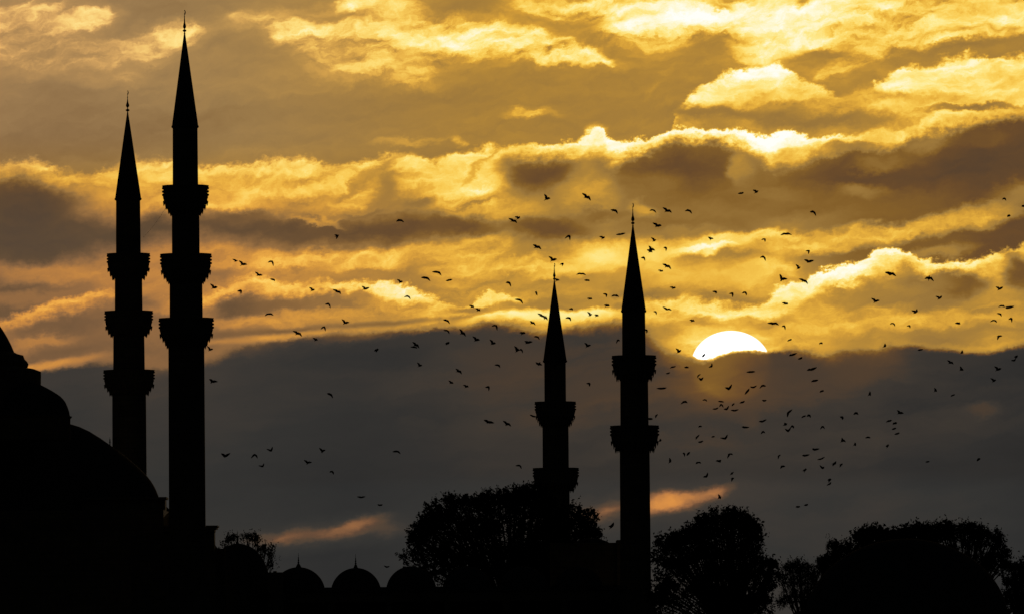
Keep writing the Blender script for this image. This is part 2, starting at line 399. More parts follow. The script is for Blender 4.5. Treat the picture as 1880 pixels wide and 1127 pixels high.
# ------------------------------------------------------------------ materials
def mat(name, col, rough=0.8, scale=1.0, amt=0.25, metal=0.0, brick=None):
    m = bpy.data.materials.new(name); m.use_nodes = True
    nt = m.node_tree; p = nt.nodes['Principled BSDF']
    p.inputs['Roughness'].default_value = rough
    p.inputs['Metallic'].default_value = metal
    p.inputs['Specular IOR Level'].default_value = 0.1
    tcn = nt.nodes.new('ShaderNodeTexCoord')
    nz = nt.nodes.new('ShaderNodeTexNoise'); nz.inputs['Scale'].default_value = scale; nz.inputs['Detail'].default_value = 6
    nt.links.new(tcn.outputs['Object'], nz.inputs['Vector'])
    r = nt.nodes.new('ShaderNodeValToRGB')
    r.color_ramp.elements[0].position = .3; r.color_ramp.elements[1].position = .7
    r.color_ramp.elements[0].color = [c * (1 - amt) for c in col] + [1]
    r.color_ramp.elements[1].color = [min(1, c * (1 + amt)) for c in col] + [1]
    nt.links.new(nz.outputs['Fac'], r.inputs[0])
    out = r.outputs[0]
    if brick:
        bt = nt.nodes.new('ShaderNodeTexBrick')
        bt.inputs['Scale'].default_value = brick
        bt.inputs['Mortar Size'].default_value = 0.012
        bt.inputs['Color2'].default_value = (.82, .82, .82, 1); bt.inputs['Color1'].default_value = (1, 1, 1, 1)
        bt.inputs['Mortar'].default_value = (.55, .55, .55, 1)
        mp = nt.nodes.new('ShaderNodeMapping'); mp.inputs['Rotation'].default_value = (rad(90), 0, 0)
        nt.links.new(tcn.outputs['Object'], mp.inputs[0]); nt.links.new(mp.outputs[0], bt.inputs['Vector'])
        mx = nt.nodes.new('ShaderNodeMix'); mx.data_type = 'RGBA'; mx.blend_type = 'MULTIPLY'; mx.inputs[0].default_value = 1
        nt.links.new(out, mx.inputs[6]); nt.links.new(bt.outputs[0], mx.inputs[7])
        out = mx.outputs[2]
    nt.links.new(out, p.inputs['Base Color'])
    bp = nt.nodes.new('ShaderNodeBump'); bp.inputs['Strength'].default_value = 0.3
    nt.links.new(nz.outputs['Fac'], bp.inputs['Height']); nt.links.new(bp.outputs[0], p.inputs['Normal'])
    return m


STONE = mat('limestone', (.30, .27, .22), .85, .6, .2, brick=.35)
CARVED = mat('carved_stone', (.30, .27, .22), .85, 1.5, .2)
LEAD = mat('lead_roofing', (.12, .125, .13), .85, .8, .2)
BRASS = mat('tarnished_brass', (.12, .09, .04), .7, 3.0, .2, metal=.4)
BARK = mat('bark', (.07, .055, .04), .95, 2.0, .3)
LEAF = mat('dark_foliage', (.045, .06, .025), .8, .5, .35)
DRY = mat('dry_autumn_foliage', (.06, .05, .025), .85, .5, .35)
PLUM = mat('dark_plumage', (.018, .018, .02), .6, 8.0, .2)
GRASS = mat('ground', (.03, .033, .02), .95, .03, .3)
WIRE = mat('steel_wire', (.05, .05, .05), .6, 4.0, .1)


# ------------------------------------------------------------------ helpers
def link(o, parent=None):
    C.objects.link(o)
    if parent: o.parent = parent
    return o


def thing(name, label, cat, loc, group=None, kind=None):
    o = bpy.data.objects.new(name, None); C.objects.link(o)
    o.location = loc; o.empty_display_size = 0.5
    o['label'] = label; o['category'] = cat
    if group: o['group'] = group
    if kind: o['kind'] = kind
    return o


def mesh(name, verts, faces, material, parent=None, smooth_faces=False, loc=None):
    me = bpy.data.meshes.new(name)
    me.from_pydata(verts, [], faces)
    me.materials.append(material)
    if smooth_faces: me.polygons.foreach_set('use_smooth', [True] * len(me.polygons))
    me.update()
    o = bpy.data.objects.new(name, me)
    if loc is not None: o.location = loc
    return link(o, parent)


class MB:
    def __init__(s): s.v = []; s.f = []

    def add(s, v, f):
        k = len(s.v); s.v += [tuple(p) for p in v]; s.f += [tuple(i + k for i in q) for q in f]; return s

    def lathe(s, prof, n=32, cx=0, cy=0, tooth=None, phase=0.0):
        """prof: (radius, z) from top to bottom; closed with caps; tooth(row) gives a scallop depth"""
        v = []; f = []
        for k, (r, z) in enumerate(prof):
            t = tooth(k) if tooth else 0
            for i in range(n):
                a = 2 * math.pi * (i + phase) / n
                rr = max(0.0005, r - (t if i % 2 else 0))
                v.append((cx + rr * math.cos(a), cy + rr * math.sin(a), z))
        for k in range(len(prof) - 1):
            for i in range(n):
                j = (i + 1) % n
                f.append((k * n + i, (k + 1) * n + i, (k + 1) * n + j, k * n + j))
        f.append(tuple(range(n))); f.append(tuple(reversed(range((len(prof) - 1) * n, len(prof) * n))))
        return s.add(v, f)

    def box(s, x0, x1, y0, y1, z0, z1):
        v = [(x0, y0, z0), (x1, y0, z0), (x1, y1, z0), (x0, y1, z0), (x0, y0, z1), (x1, y0, z1), (x1, y1, z1), (x0, y1, z1)]
        return s.add(v, [(3, 2, 1, 0), (4, 5, 6, 7), (0, 1, 5, 4), (1, 2, 6, 5), (2, 3, 7, 6), (3, 0, 4, 7)])

    def tube(s, pts, radii, n=6, flat=None):
        """tapered tube through pts"""
        v = []; f = []
        pts = [Vector(p) for p in pts]
        for k, p in enumerate(pts):
            d = (pts[min(k + 1, len(pts) - 1)] - pts[max(k - 1, 0)]).normalized()
            a = d.orthogonal().normalized() if flat is None else (flat - d * flat.dot(d)).normalized()
            c = d.cross(a).normalized()
            r = radii[k]
            ra, rc = (r, r) if not isinstance(r, tuple) else r
            for i in range(n):
                t = 2 * math.pi * i / n
                v.append(p + a * (ra * math.cos(t)) + c * (rc * math.sin(t)))
        for k in range(len(pts) - 1):
            for i in range(n):
                j = (i + 1) % n
                f.append((k * n + i, k * n + j, (k + 1) * n + j, (k + 1) * n + i))
        f.append(tuple(reversed(range(n)))); f.append(tuple(range((len(pts) - 1) * n, len(pts) * n)))
        return s.add(v, f)

    def build(s, name, material, parent=None, smooth_faces=False, loc=None):
        return mesh(name, s.v, s.f, material, parent, smooth_faces, loc)


# ------------------------------------------------------------------ ground, one sheet to the horizon
g = MB(); g.add([(-30000, -2000, 0), (30000, -2000, 0), (30000, 50000, 0), (-30000, 50000, 0)], [(0, 1, 2, 3)])
go = g.build('ground', GRASS); go['kind'] = 'structure'


# ------------------------------------------------------------------ minarets
def minaret(xpx, Y, fin, cone, shafts, balconies, xref, label, finial_kind='crescent'):
    """all measures in pixels of the photograph: fin = (tip, bulb_top, bulb, bulb_r, ball, ball_r), cone = (apex, base, r),
    shafts = [(top, r_top, bottom, r_bottom)], balconies = [(steps [(y, r)])]"""
    base = at(xref, 1000, Y)
    ax = Vector((base.x, base.y, 0))
    k = Y / F
    zz = lambda py: at(xpx(py), py, Y).z
    t = thing('minaret', label, 'minaret', ax, 'minarets of the mosque')
    # shaft pieces between the balconies, sixteen sided
    for q, (y0, r0, y1, r1) in enumerate(shafts):
        m = MB(); z0, z1 = zz(y0), (zz(y1) if y1 else 0.0)
        m.lathe([(r0 * k, z0), (r1 * k, z1)], 20, phase=.5)
        if y1 is None:      # flared stone foot
            m.lathe([(r1 * k * 1.12, 9.0), (r1 * k * 1.45, 6.2), (r1 * k * 1.5, 0)], 12)
        o = m.build('shaft', STONE, t)
    for steps in balconies:
        y0, r0 = steps[0]
        m = MB()
        prof = []
        st = steps[1:]
        # corbel of stalactite tiers under the floor slab
        yfl = st[0][0]
        prof.append((st[0][1] * k, zz(yfl)))
        fine = []
        for a in range(len(st) - 1):                       # every measured step is cut into two small tiers
            (ya, ra), (yb, rb) = st[a], st[a + 1]
            fine.append(((ya + yb) / 2, ra * .62 + rb * .38)); fine.append((yb, rb))
        pr = st[0][1]
        for (yy, rr) in fine:
            prof.append(((pr * .985) * k, zz(yy) + .05)); prof.append((rr * k, zz(yy)))
            pr = rr
        prof.append((pr * k, zz(st[-1][0] + 2)))
        m.lathe(prof, 64, tooth=lambda q: 0.09 if q > 0 else 0)
        # hanging stone drops round two of the tiers
        for (yy, rr) in fine[1::2]:
            nd = 30
            for i in range(nd):
                a = 2 * math.pi * i / nd
                c = rr * k + .12
                m.lathe([(.10, zz(yy) + .15), (.07, zz(yy) - .12), (.02, zz(yy) - .34 - (i % 2) * .1)], 5, c * math.cos(a), c * math.sin(a))
        bo = m.build('balcony', CARVED, t)
        # pierced parapet: panels between posts, three bead courses outside
        m = MB()
        zt, zb = zz(y0), zz(yfl)
        R = r0 * k
        m.lathe([(R - .22, zt + .02), (R + .04, zt), (R + .02, zt - .16), (R - .10, zt - .2), (R - .10, zb), (R - .34, zb), (R - .34, zt - .2)], 48)
        m.lathe([(R * .98, zb + .01), (R * .98, zb - .25)], 48)
        for c in range(3):
            z = zt - .32 - c * .40
            for i in range(44):
                a = 2 * math.pi * (i + .5 * (c % 2)) / 44
                x, y = (R - .02) * math.cos(a), (R - .02) * math.sin(a)
                m.lathe([(.02, z + .13), (.10, z + .06), (.10, z - .06), (.02, z - .13)], 5, x, y)
        m.build('parapet', CARVED, bo)
        # doorway on to the balcony is hidden behind the parapet
    # conical lead roof with its eaves ring
    ya, yb, rb = cone
    m = MB()
    n = 14
    prof = [(rb * k * (.035 + .965 * (i / n) ** 0.97), zz(ya + (yb - ya) * i / n)) for i in range(n + 1)]
    prof += [(rb * k * 1.06, zz(yb) - .03), (rb * k * 1.07, zz(yb) - .22), (rb * k * .96, zz(yb) - .38)]
    m.lathe(prof, 24)
    for i in range(24):                                     # standing seams of the lead sheets
        a = 2 * math.pi * i / 24
        m.tube([(rb * k * .10 * math.cos(a), rb * k * .10 * math.sin(a), zz(ya + (yb - ya) * .08)), (rb * k * math.cos(a), rb * k * math.sin(a), zz(yb))], [.035, .045], 4)
    m.build('spire_roof', LEAD, t)
    # finial
    tip, bt, bu, br, ba, bar = fin
    m = MB()
    zs = lambda y: zz(y)
    prof = [(.03, zs(tip)), (.035, zs(tip + (bt - tip) * .5)), (.075, zs(tip + (bt - tip) * .62)), (.04, zs(tip + (bt - tip) * .7)), (.06, zs(bt)), (br * k * .45, zs(bt + (bu - bt) * .45)), (br * k * .85, zs(bt + (bu - bt) * .8)), (br * k, zs(bu)),
            (br * k * .75, zs(bu + 2.2)), (.07, zs(bu + 3.2)), (.07, zs(ba - 3.0))]
    prof += [(bar * k * math.sin(math.pi * i / 6) + .05, zs(ba - 2.6 + 5.2 * i / 6)) for i in range(7)] + [(.12, zs(ya + 3))]
    m.lathe(prof, 12)
    fo = m.build('finial', BRASS, t, True)
    m = MB()                                               # small crescent, seen nearly edge on
    zc = zs(tip) + .10
    pts = []; rr = []
    for i in range(13):
        a = rad(-60 + 300 * i / 12) - rad(90) + rad(0)
        pts.append((.06 * math.cos(a) * .8 + .03, .24 * math.cos(a), zc + .24 * math.sin(a)))
        rr.append(.015 + .05 * math.sin(math.pi * i / 12))
    m.tube(pts, rr, 6)
    m.build('crescent', BRASS, fo)
    return t


lean = lambda x0, y0, x1, y1: (lambda y: x0 + (x1 - x0) * (y - y0) / (y1 - y0))
M2 = minaret(lean(338.5, 60, 344.0, 960), 1000.0, (25, 36, 50, 3.0, 57, 2.9), (60, 231, 23.6),
             [(232, 23.0, 345, 23.6), (386, 25.4, 470, 25.6), (508, 30.2, 588, 30.6), (625, 33.2, None, 34.4)],
             [[(341.3, 42.3), (360, 41.6), (372, 38.6), (379.6, 34.4), (387, 29.8), (391, 26)],
              [(466.8, 46.8), (487, 45.6), (499, 43.2), (507, 38.6), (512.5, 33.4), (516, 30.6)],
              [(584, 50), (603, 49), (615, 46.2), (622, 41.2), (629, 36.6), (634, 33.8)]], 344.2,
             'tallest dark stone minaret with three balconies, its spire almost at the photo top')
M1 = minaret(lean(234.0, 200, 238.2, 860), 1125.0, (172, 184, 194.5, 3.2, 203, 3.1), (206, 364, 23.4),
             [(365, 22.3, 470, 22.9), (506, 25.2, 575, 25.6), (612, 28.6, 683, 29.2), (716, 31.2, None, 32.6)],
             [[(466, 39.2), (482, 38.6), (494.6, 36.4), (503, 32), (509.5, 28)],
              [(571, 44), (589, 42.8), (601, 40.6), (609, 36), (614, 31.6)],
              [(679, 46.6), (697, 45.4), (707.5, 43.4), (714, 38.2), (721, 34)]], 238.6,
             'leftmost dark stone minaret with three balconies, behind the mosque domes')
M3 = minaret(lean(1017.0, 500, 1021.6, 1000), 1211.0, (488, 496, 506.5, 2.6, 512, 2.0), (514, 661, 21.0),
             [(662, 19.9, 742, 20.0), (772, 24.1, 864, 24.3), (894, 25.2, None, 26.5)],
             [[(737, 37.4), (753, 36.4), (765, 33.8), (770, 31), (776.5, 28), (779, 25)],
              [(858.5, 41.8), (874, 40.6), (887, 38.4), (893, 34), (899, 31)]], 1021.4,
             'shortest dark minaret with two balconies, rising out of the big round tree')
M4 = minaret(lean(1160.8, 410, 1166.3, 960), 1046.0, (379, 391, 403.5, 3.2, 410, 2.7), (412, 569, 22.0),
             [(570, 21.4, 657, 21.8), (690, 25.7, 786, 26.2), (819, 27.6, None, 28.8)],
             [[(652.5, 40.2), (669, 39.2), (681, 37.6), (686.6, 33.6), (694, 30.4)],
              [(781, 44.4), (797, 43.4), (811.5, 41), (817.5, 36.6), (825, 33.8)]], 1166.6,
             'rightmost dark stone minaret with two balconies, just left of the setting sun')

# thin wire hanging between the two left minarets
pa, pb = at(305, 381, 1000), at(263, 436, 1122)
pts = []
for i in range(13):
    t_ = i / 12
    p = pa.lerp(pb, t_); p.z -= 4 * .25 * t_ * (1 - t_)
    pts.append(p - pa)
w = MB(); w.tube(pts, [.012] * 13, 5)
wo_ = w.build('wire', WIRE, loc=pa)
wo_['label'] = 'thin wire strung between the two left minarets below their upper balconies'; wo_['category'] = 'wire'


# ------------------------------------------------------------------ the mosque at the left
def turn(parent, name, material, xpx, Y, pts, n=48, foot=0.0, smooth_faces=True, cap=None):
    """a body of revolution: pts are (edge x, y) pixels of its right-hand outline; cap = apex y"""
    k = Y / F
    axp = at(xpx, pts[-1][1], Y)
    prof = []
    if cap is not None: prof.append((.02, at(xpx, cap, Y).z))
    for (x, y) in pts: prof.append(((x - xpx) * k, at(x, y, Y).z))
    if foot is not None: prof.append((prof[-1][0], foot))
    m = MB(); m.lathe(prof, n)
    return m.build(name, material, parent, smooth_faces, loc=Vector((axp.x, axp.y, 0)) - parent.location)


YM = 1060.0
mq = thing('mosque', 'dark mosque with stepped lead domes at the left edge, behind the two tall minarets', 'mosque', Vector((at(-40, 1000, YM).x, YM, 0)))


def arc(cx, cy, rx, ry, a0, a1, n):
    return [(cx + rx * math.sin(rad(a0 + (a1 - a0) * i / n)), cy - ry * math.cos(rad(a0 + (a1 - a0) * i / n))) for i in range(n + 1)]


def wallbox(parent, name, material, x0, x1, Y0, Y1, ytop, zb=0.0, slope=None):
    """a block whose right edge shows at pixel x1 and whose top shows at pixel y"""
    pL, pR = at(x0, ytop, Y0), at(x1, ytop, Y0)
    m = MB(); m.box(pL.x, pR.x, Y0, Y1, zb, pR.z)
    return m.build(name, material, parent, loc=-parent.location)


# great central dome on its drum
turn(mq, 'dome', LEAD, -178, YM, arc(-178, 725, 219, 219, 4, 69, 16), cap=506, foot=at(0, 660, YM).z)
turn(mq, 'drum', STONE, -178, YM, [(26, 646), (33, 649.5), (43, 652), (45.5, 659), (50, 663.5), (52.5, 668), (51, 673), (47, 675.5), (47, 690)], n=64, foot=at(0, 720, YM).z, smooth_faces=False)
dr = turn(mq, 'drum', STONE, -160, YM - 2, [(20, 668), (47, 674.5), (63, 677), (75.5, 682), (75.5, 690), (75, 716)], n=64, foot=at(0, 760, YM).z, smooth_faces=False)
# weight turrets round the drum
for i in range(10):
    a = 2 * math.pi * i / 10 + .2
    ax = at(-178, 660, YM); R_ = 232 * YM / F
    m = MB(); z = at(-178, 672, YM).z
    m.lathe([(.05, z + .9), (.6, z + .5), (.9, z), (.8, z - .15), (.8, z - 3.0)], 12, R_ * .93 * math.cos(a), R_ * .93 * math.sin(a))
    m.build('turret', CARVED, mq, loc=Vector((ax.x, ax.y, 0)) - mq.location)
# half dome against the drum
hd = turn(mq, 'half_dome', LEAD, 52, YM - 9, [(75, 706), (86, 711.5), (94, 716), (103, 721.5), (111, 727), (116.5, 732.5), (120.5, 738), (124, 746), (127, 755), (128.6, 764)], cap=700, foot=at(0, 800, YM).z)
turn(mq, 'cornice', CARVED, 52, YM - 9, [(128, 763.2), (132.6, 764), (131.5, 766.4), (129.4, 768), (129.2, 779)], foot=at(0, 812, YM).z, smooth_faces=False)
# the great half dome below
turn(mq, 'half_dome', LEAD, 45, YM + 14, [(84, 769), (108, 772.5), (129, 777.5), (147, 783), (165, 791.5), (185, 804), (200, 814.5), (220, 829), (240, 845), (257, 860), (270.5, 873.5), (277, 882), (281.5, 889), (285.5, 896.5), (289, 905), (291, 910)], cap=765, foot=0, n=64)
wallbox(mq, 'cornice', CARVED, 150, 305.5, YM - 4, YM + 2, 911.5, at(0, 919, YM).z)
wallbox(mq, 'wall', STONE, 150, 303, YM - 3, YM + 1.5, 917, 0)
turn(mq, 'dome', LEAD, 262, YM + 8, [(290, 923), (303, 927.5), (307.5, 931), (312, 935), (318, 940), (326, 949), (332, 958), (335, 968)], cap=921, foot=0)
# corner block with its moulded cornice, right of the tallest minaret
for (x, y0, y1, d) in [(400.6, 964.2, 967.2, 0), (398.4, 967.2, 971.0, .3), (394.6, 971.0, 975.5, .6)]:
    pR, pL = at(x, y0, 1012), at(300, y0, 1012)
    m = MB(); m.box(pL.x, pR.x, 1012 - 2 + d, 1016 - d, at(x, y1, 1012).z + .003, pR.z)
    m.build('cornice', CARVED, mq, loc=-mq.location)
wallbox(mq, 'wall', STONE, 240, 393.4, 1012, 1015.4, 975.2, 0)
turn(mq, 'buttress', STONE, 380, 1018, [(393.6, 996), (396, 1001), (399, 1005), (403.5, 1006.5)], cap=995, foot=0)
wallbox(mq, 'wall', STONE, 300, 412, 1016, 1020, 1006.3, 0)
# long wall low down so nothing of the ground shows between the domes
wallbox(mq, 'wall', STONE, -330, 300, YM - 14, YM + 40, 935, 0)
# side dome right of the corner block
turn(mq, 'dome', LEAD, 437, 1030, [(446, 997.8), (459, 1002), (470.7, 1009.6), (480.7, 1021), (488, 1036), (492, 1048), (494, 1056)], cap=996.4, foot=0)


def finial(parent, x, ytip, ybase, Y, rball, name='finial'):
    k = Y / F
    zt, zb = at(x, ytip, Y).z, at(x, ybase, Y).z
    h = zt - zb
    p = at(x, ybase, Y)
    m = MB()
    m.lathe([(.012, zt), (.03, zb + h * .72), (.075, zb + h * .66), (.04, zb + h * .6), (.10, zb + h * .5), (.05, zb + h * .42), (.13, zb + h * .36), (.07, zb + h * .28), (.16, zb + h * .24),
             (rball * k * .7, zb + h * .16), (rball * k, zb + h * .06), (rball * k * 1.05, zb), (rball * k * .9, zb - .5)], 12)
    return m.build(name, BRASS, parent, True, loc=Vector((p.x, p.y, 0)) - parent.location)


finial(mq, 435.8, 973, 997, 1030, 2.6)
finial(mq, 413.0, 991, 1006.5, 1020, 1.2)
finial(mq, 201.8, 801, 815.5, YM + 14, 1.0)
finial(mq, 402.0, 1002, 1007.5, 1020, 1.0)

# ------------------------------------------------------------------ courtyard arcade with its row of small domes
YA = 1026.0
ar = thing('courtyard_arcade', 'long low courtyard arcade roofed by a row of small domes, along the photo bottom', 'arcade', Vector((at(800, 1077, YA).x, YA, 0)))
p0, p1 = at(494, 1078.5, YA), at(1150, 1081, YA)
m = MB()
m.box(p0.x, p1.x, YA - 3.6, YA + 3.6, at(800, 1086, YA).z, at(650, 1077.6, YA).z)
m.build('roof', LEAD, ar, loc=-ar.location)
m = MB()
zt = at(800, 1086, YA).z - .003
nb = 6
span = (p1.x - p0.x) / nb
m.box(p0.x + .15, p1.x - .15, YA + 2.6, YA + 3.4, 0, zt)
m.box(p0.x + .15, p1.x - .15, YA - 3.4, YA - 2.7, zt - 1.2, zt)
for i in range(nb + 1):
    x = p0.x + .5 + (p1.x - p0.x - 1.0) * i / nb
    m.lathe([(.55, zt - 1.2), (.40, zt - 1.7), (.36, 1.0), (.55, .6), (.6, 0)], 12, x, YA - 3.05)
m.build('wall', STONE, ar, loc=-ar.location)
pL = at(494, 1050.5, 1022)
m = MB(); m.box(pL.x, at(520, 1050, 1022).x, 1018, 1026, 0, pL.z); m.box(at(502, 1048, 1020).x, at(508, 1048, 1020).x, 1019, 1021, pL.z, at(505, 1047.6, 1020).z)
m.build('wall', STONE, ar, loc=-ar.location)
for i, xc in enumerate([548, 653.5, 755, 858, 961, 1062]):
    ya = 1040.2 if i == 0 else 1041.6 if i == 1 else 1038.5
    rr = 49 if i == 0 else 46.5
    pts = arc(xc, ya + 50 - 3, rr * 1.0, 47, 6, 80, 14)
    d = turn(ar, 'dome', LEAD, xc, YA, pts, cap=ya, foot=at(xc, 1079, YA).z, n=40)
    if i < 2:
        finial(ar, xc + (0 if i == 0 else -.5), 1014 if i == 0 else 1016, ya + 1.5, YA, 5.0 if i == 0 else 4.0)
# gate house with a shallow dome between the two right-hand minarets
gh = thing('gate_house', 'squat dark building with a shallow dome between the two right minarets', 'building', Vector((at(1085, 1060, 1060).x, 1060, 0)))
turn(gh, 'dome', LEAD, 1086, 1062, arc(1086, 1040, 60, 53, 2, 60, 12), cap=987, foot=at(1086, 1020, 1062).z)
m = MB(); pA, pB = at(1010, 996, 1060), at(1141, 991.6, 1060)
m.box(at(1131.5, 992, 1058).x, pB.x, 1052, 1064, 0, at(1136, 991.6, 1058).z)
m.box(pA.x, at(1131.5, 992, 1058).x - .003, 1053, 1070, 0, at(1110, 996.5, 1058).z)
m.build('wall', STONE, gh, loc=-gh.location)

# ------------------------------------------------------------------ domed tomb at the lower right
YT = 950.0
tb = thing('tomb', 'large black domed tomb half hidden by ragged trees at lower right', 'tomb', Vector((at(1664, 1100, YT).x, YT, 0)))
turn(tb, 'dome', LEAD, 1664, YT, arc(1664, 1143, 188, 155, 2, 82, 22), cap=988, foot=at(1664, 1124, YT).z, n=64)
turn(tb, 'drum', STONE, 1664, YT, [(1852, 1116), (1860, 1118), (1858, 1124), (1853, 1126)], foot=at(1664, 1150, YT).z, n=8, smooth_faces=False)
turn(tb, 'wall', STONE, 1664, YT, [(1868, 1146), (1874, 1149), (1866, 1153)], foot=0, n=8, smooth_faces=False)


# ------------------------------------------------------------------ trees
def tree(label, xb, Y, blobs, leaf=LEAF, size=(.16, .34), dens=26.0, twig=1.0, trunk_r=.55, cat='tree', group=None, depth=.8, along=.75):
    """blobs: (x, y, rx, ry, density) in pixels; the crown is leaf sprays on branches inside those clumps"""
    k = Y / F
    base = at(xb, 1000, Y); base = Vector((base.x, Y, 0))
    t = thing('tree', label, cat, base, group)
    cen = []
    more = []
    for (x, y, rx, ry, dn) in blobs:                       # ragged tufts standing off every clump
        more.append((x, y, rx, ry, dn))
        for q in range(4 if rx > 11 else 1):
            a = rad(rng.uniform(-75, 75)); e = rng.uniform(.85, 1.16); s_ = rng.uniform(.16, .36)
            more.append((x + math.sin(a) * rx * e, y - math.cos(a) * ry * e, max(3.0, rx * s_), max(3.5, ry * s_ * 1.2), dn * rng.uniform(.2, .7)))
    for (x, y, rx, ry, dn) in more:
        p = at(x, y, Y)
        dy = rng.uniform(-1, 1) * 1.2
        cen.append((np.array([p.x - base.x, dy, p.z]), rx * k, ry * k, dn))
    # trunk and limbs
    m = MB()
    zs = [c[0][2] for c in cen]
    fork = min(max(2.5, min(zs) * .45), 7.0)
    tp = Vector((rng.uniform(-.3, .3), 0, fork))
    m.tube([(0, 0, 0), (0.05, 0, fork * .35), (tp.x * .7, 0, fork * .7), tp], [trunk_r * 1.4, trunk_r * 1.0, trunk_r * .85, trunk_r * .6], 10)
    ends = []
    for (c, rx, ry, dn) in cen:
        c = Vector(c)
        mid = tp.lerp(c, .5) + Vector((rng.uniform(-.5, .5), rng.uniform(-.5, .5), rng.uniform(0, 1.0)))
        L = (c - tp).length
        r0 = min(trunk_r * .45, .05 + L * .011)
        m.tube([tp - Vector((0, 0, .4)), mid, c], [r0, r0 * .6, r0 * .3], 6)
        nb = int(6 + 8 * twig) if rx * F / Y > 10 else 3
        for i in range(nb):
            d = Vector(rng.normal(size=3)); d.z = abs(d.z) * .9 + .15 if rng.random() < .8 else d.z
            d.normalize()
            e = c + Vector((d.x * rx, d.y * rx * depth, d.z * ry)) * rng.uniform(.8, 1.22)
            q = c.lerp(e, .5) + Vector(rng.normal(size=3)) * .12 * rx
            m.tube([c, q, e], [r0 * .2 + .012, r0 * .1 + .012, .010], 4)
            ends.append((q, e))
            for j in range(int(2 + 3 * twig)):
                s = q.lerp(e, rng.uniform(0, .9))
                f = s + (Vector(rng.normal(size=3)).normalized() + d * .9) * rng.uniform(.25, .6) * min(rx, ry) * .7
                m.tube([s, s.lerp(f, .5) + Vector(rng.normal(size=3)) * .05, f], [.016, .011, .007], 3)
                ends.append((s, f))
    m.build('trunk', BARK, t)
    # leaves in sprays
    V_ = []
    tot = 0
    for (c, rx, ry, dn) in cen:
        area = math.pi * rx * ry
        ns = int(area * dens * dn * 2.4 / 7) + 3
        d = rng.normal(size=(ns, 3)); d /= np.linalg.norm(d, axis=1)[:, None]
        r = rng.random(ns) ** (1 / 2.4) * rng.uniform(.80, 1.18, ns)
        ctr = c + d * r[:, None] * np.array([rx, rx * depth, ry])
        out = d * .6 + np.array([0, 0, .55]) + rng.normal(size=(ns, 3)) * .45
        out /= np.linalg.norm(out, axis=1)[:, None]
        for q in range(7):
            n_ = len(ctr)
            pos = ctr + out * ((q - 2) * .21) + rng.normal(size=(n_, 3)) * .13
            a = rng.normal(size=(n_, 3)); a /= np.linalg.norm(a, axis=1)[:, None]
            b_ = np.cross(a, rng.normal(size=(n_, 3))); b_ /= np.linalg.norm(b_, axis=1)[:, None]
            s = rng.uniform(size[0], size[1], n_)[:, None]
            quad = np.stack([pos - a * s, pos + b_ * s * .5, pos + a * s, pos - b_ * s * .5], axis=1)
            V_.append(quad)
    # leaves along the outer twigs
    if ends:
        E = np.array([[*p, *q] for p, q in ends])
        for q in range(4):
            u = rng.uniform(.35, 1.05, len(E))[:, None]
            keep = rng.random(len(E)) < along
            pos = (E[:, :3] * (1 - u) + E[:, 3:] * u + rng.normal(size=(len(E), 3)) * .07)[keep]
            n_ = len(pos)
            a = rng.normal(size=(n_, 3)); a /= np.linalg.norm(a, axis=1)[:, None]
            b_ = np.cross(a, rng.normal(size=(n_, 3))); b_ /= np.linalg.norm(b_, axis=1)[:, None]
            s = rng.uniform(size[0] * .8, size[1] * .8, n_)[:, None]
            V_.append(np.stack([pos - a * s, pos + b_ * s * .55, pos + a * s, pos - b_ * s * .55], axis=1))
    Q = np.concatenate(V_).reshape(-1, 3).astype(np.float32)
    nq = len(Q) // 4
    me = bpy.data.meshes.new('crown')
    me.vertices.add(len(Q)); me.vertices.foreach_set('co', Q.ravel())
    me.loops.add(nq * 4); me.loops.foreach_set('vertex_index', np.arange(nq * 4, dtype=np.int32))
    me.polygons.add(nq); me.polygons.foreach_set('loop_start', np.arange(0, nq * 4, 4, dtype=np.int32))
    me.polygons.foreach_set('loop_total', np.full(nq, 4, dtype=np.int32))
    me.materials.append(leaf); me.update(calc_edges=True)
    link(bpy.data.objects.new('crown', me), t)
    return t


tree('broad leafy tree behind the courtyard domes, with the shortest minaret standing in it', 935, 1135,
     [(766, 1006, 24, 26, .9), (775, 1030, 34, 22, .8), (788, 972, 26, 24, 1), (775, 988, 20, 26, 1), (806, 950, 22, 22, 1), (830, 930, 18, 18, .8), (860, 925, 14, 15, .9), (845, 950, 50, 36, 1.2), (830, 990, 60, 36, 1.2),
      (888, 927, 14, 16, .8), (908, 923, 22, 18, 1), (938, 914, 24, 18, 1), (965, 909, 22, 18, 1), (985, 912, 20, 22, 1), (920, 950, 46, 36, 1.3), (975, 950, 46, 40, 1.3), (1020, 950, 40, 36, 1.2),
      (1052, 955, 22, 24, .9), (1072, 965, 20, 28, .75), (1085, 985, 16, 22, .6), (1058, 990, 34, 30, .8), (1097, 990, 10, 12, .45), (1030, 1000, 44, 40, .8),
      (880, 985, 40, 30, .9), (940, 995, 50, 34, .7), (990, 1000, 40, 34, .7), (860, 1025, 60, 26, .75), (930, 1035, 60, 26, .75), (990, 1040, 50, 28, .9), (812, 1040, 46, 18, .7), (820, 1066, 60, 16, .6), (900, 1060, 80, 26, 1.0), (990, 1070, 80, 26, 1.0)], trunk_r=.9, dens=20, size=(.13, .28), twig=1.5)
